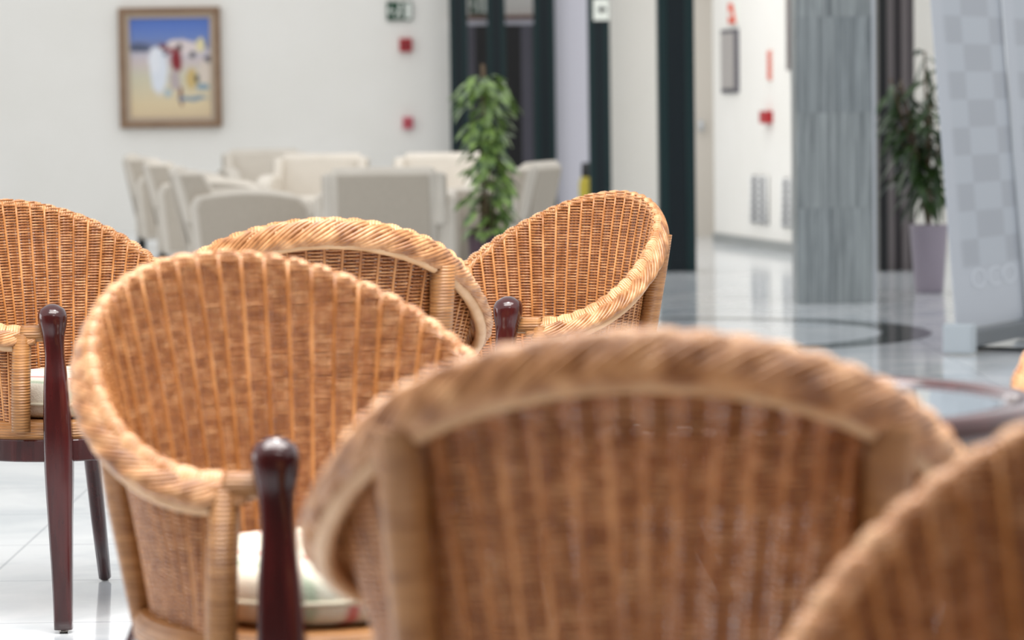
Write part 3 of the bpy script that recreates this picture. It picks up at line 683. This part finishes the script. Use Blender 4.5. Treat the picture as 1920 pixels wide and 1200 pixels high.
def plant(name, loc, label, pot, potmat, stems, leaves, leafmat):
    r = thing(name, loc, 0, label, 'plant')
    MB().lathe(pot, n=28, caps=True).build('pot', potmat, r, smooth=True)
    MB().lathe([(.01, pot[-1][1] - .03), (pot[-1][0] * .92, pot[-1][1] - .03)], n=24, caps=False).build('soil', M['soil'], r)
    sm = MB()
    for pts, rr in stems: sm.tube(pts, rr, 7)
    sm.build('stem', M['stem'], r, smooth=True)
    lm = MB()
    for q in leaves: add_leaf(lm, *q)
    lm.build('foliage', leafmat, r, smooth=True); return r
rng = random.Random(11)
d = 16.8; px_, z1 = P(908, 300, d).x, P(912, 120, d).z; zp = P(910, 428, d).z
lv = []
ztop = P(920, 150, d).z; zbot = P(920, 415, d).z
spans = [(0, .10, .13), (.10, .24, .165), (.24, .4, .12), (.4, .62, .11), (.62, .82, .13), (.82, 1.0, .16)]
for t0, t1, rad in spans:
    for k in range(int(16 + 26 * (t1 - t0) * 3)):
        t = rng.uniform(t0, t1); a = rng.uniform(0, 2 * PI); rr = rad * rng.uniform(.15, .72); z = ztop + (zbot - ztop) * t + .03
        dv = Vector((math.cos(a), math.sin(a), rng.uniform(-.9, .15)))
        lv.append((Vector((math.cos(a) * rr + .035 * t + .01, math.sin(a) * rr, z)), dv, rng.uniform(.07, .11), rng.uniform(.045, .065), rng.uniform(.3, .8), rng.uniform(-.6, .6)))
for k in range(50):
    a = rng.uniform(0, 2 * PI); lv.append((Vector((math.cos(a) * .05 + .02, math.sin(a) * .05, zp - .01)), Vector((math.cos(a), math.sin(a), rng.uniform(.1, .9))), rng.uniform(.08, .13), .035, .8, rng.uniform(-.5, .5)))
plant('climbing_plant', (px_, d, 0), 'tall pale green leafy plant in a plum pot before the armchairs', [(.075, 0), (.08, .02), (.095, zp - .02), (.10, zp)], M['potviolet'],
      [([(0, 0, zp - .04), (.01, 0, 1.0), (.0, 0, z1)], .013)] + [([(.02 * k, .01, zp - .04), (.03 * k + .01, .02, .8), (.02, -.01 * k, 1.1)], .006) for k in (-1, 1, 2)], lv, M['leaf1'])
d = 17.6; zp = P(1740, 421, d).z; pxc = P(1742, 480, d).x; lv = []
stems = []
for k in range(13):
    a = rng.uniform(0, 2 * PI); tx, ty = math.cos(a) * rng.uniform(.04, .24) - .03, math.sin(a) * .12; zt_ = P(1700, rng.uniform(75, 260), d).z
    stems.append(([(0, 0, zp - .04), (tx * .4, ty * .4, (zp + zt_) / 2), (tx, ty, zt_)], .006))
    for j in range(15):
        t = rng.uniform(.25, 1); z = zp + (zt_ - zp) * t; b = rng.uniform(0, 2 * PI)
        lv.append((Vector((tx * t, ty * t, z)), Vector((math.cos(b), math.sin(b), rng.uniform(-.7, .5))), rng.uniform(.12, .2), rng.uniform(.03, .045), rng.uniform(.4, 1.0), rng.uniform(-.7, .7)))
plant('dracaena_plant', (pxc, d, 0), 'dark green long leaved plant in a tall grey pot beside the pale banner', [(.075, 0), (.08, .02), (.105, zp - .02), (.11, zp)], M['potgrey'], stems, lv, M['leaf2'])

# ---------------------------------------------------------------- roll-up banners
def banner_mat():
    mt = mat('banner_film', srgb(190, 194, 204), .35); nt = mt.node_tree; b = nt.nodes['Principled BSDF']; N = nt.nodes.new; L = nt.links.new
    tc = N('ShaderNodeTexCoord'); sp = N('ShaderNodeSeparateXYZ'); L(tc.outputs['Object'], sp.inputs[0]); cb = N('ShaderNodeCombineXYZ'); L(sp.outputs[0], cb.inputs[0]); L(sp.outputs[2], cb.inputs[1])
    sc1 = N('ShaderNodeVectorMath'); sc1.operation = 'MULTIPLY'; sc1.inputs[1].default_value = (1 / .34, 1 / .118, 0); L(cb.outputs[0], sc1.inputs[0])
    ck = N('ShaderNodeTexChecker'); ck.inputs['Scale'].default_value = 1; ck.inputs['Color1'].default_value = srgb(164, 169, 178); ck.inputs['Color2'].default_value = srgb(178, 184, 193)
    L(sc1.outputs[0], ck.inputs['Vector'])
    mr = N('ShaderNodeMapRange'); L(sp.outputs[2], mr.inputs[0]); mr.inputs[1].default_value = .33; mr.inputs[2].default_value = .37
    mr2 = N('ShaderNodeMapRange'); L(sp.outputs[0], mr2.inputs[0]); mr2.inputs[1].default_value = .10; mr2.inputs[2].default_value = .16
    mm = N('ShaderNodeMath'); mm.operation = 'MULTIPLY'; L(mr.outputs[0], mm.inputs[0]); L(mr2.outputs[0], mm.inputs[1])
    mx = N('ShaderNodeMix'); mx.data_type = 'RGBA'; L(mm.outputs[0], mx.inputs[0]); mx.inputs[6].default_value = srgb(184, 189, 198); L(ck.outputs[0], mx.inputs[7]); L(mx.outputs[2], b.inputs['Base Color'])
    b.inputs['Transmission Weight'].default_value = 0; return mt
M['banner'] = banner_mat()
bA = Vector((1.85, 13.25, 0)); bB = Vector((2.233, 13.964, 0)); bd = (bB - bA).normalized(); ba = math.atan2(bd.y, bd.x); lean = math.radians(4.4)
def banner(loc, label, w_):
    r = thing('roll_up_banner', loc, ba, label, 'banner', 'roll-up banners')
    pn = MB().box((w_ / 2, 0, 1.13), (w_, .004, 2.06)).build('banner_film', M['banner'], r); pn.rotation_euler = (-lean, 0, 0)
    MB().box((w_ / 2 + .03, -.0, .06), (w_ - .06, .09, .07)).build('base_cassette', mat('dark_grey_cassette', srgb(92, 98, 104), .35) if 'dark_grey_cassette' not in bpy.data.materials else bpy.data.materials['dark_grey_cassette'], r, bevel=.008)
    MB().box((.02, -.0, .068), (.07, .13, .125)).build('end_cap', mat('cap_grey', srgb(176, 184, 190), .4), r, bevel=.012)
    MB().box((w_ * .3, -.12, .01), (.05, .26, .015)).build('foot', M['black'], r, bevel=.003)
    rd = MB().tube([(w_ - .02, -.012, .1), (w_ - .02, -.012, 2.16)], .006, 8).build('support_rod', M['steel'], r, smooth=True); rd.rotation_euler = (-lean, 0, 0)
    return r, pn
b1, pn1 = banner(bA, 'pale grey chequered roll-up banner leaning beside the dark leaved plant', .86)
b2, pn2 = banner(bA + bd * .88, 'second chequered roll-up banner at the right edge, beyond the steel rod', .86)
# faint lettering on the banner
def text_obj(txt, size, loc, parent, material, name='lettering'):
    cu_ = bpy.data.curves.new(name, 'FONT'); cu_.body = txt; cu_.size = size; cu_.extrude = .0006; cu_.align_x = 'CENTER'; cu_.align_y = 'CENTER'
    to = bpy.data.objects.new(name, cu_); dg = None
    me = bpy.data.meshes.new_from_object(to); bpy.data.objects.remove(to)
    me.materials.clear(); me.materials.append(material)
    o = bpy.data.objects.new(name, me); col.objects.link(o); o.parent = parent; o.location = loc; o.rotation_euler = (PI / 2, 0, 0); return o
tx = text_obj('OCO', .12, (.50, -.0035, .30), pn1, mat('faint_white_print', srgb(202, 207, 215), .4)); tx.scale = (2.1, 1, 1)
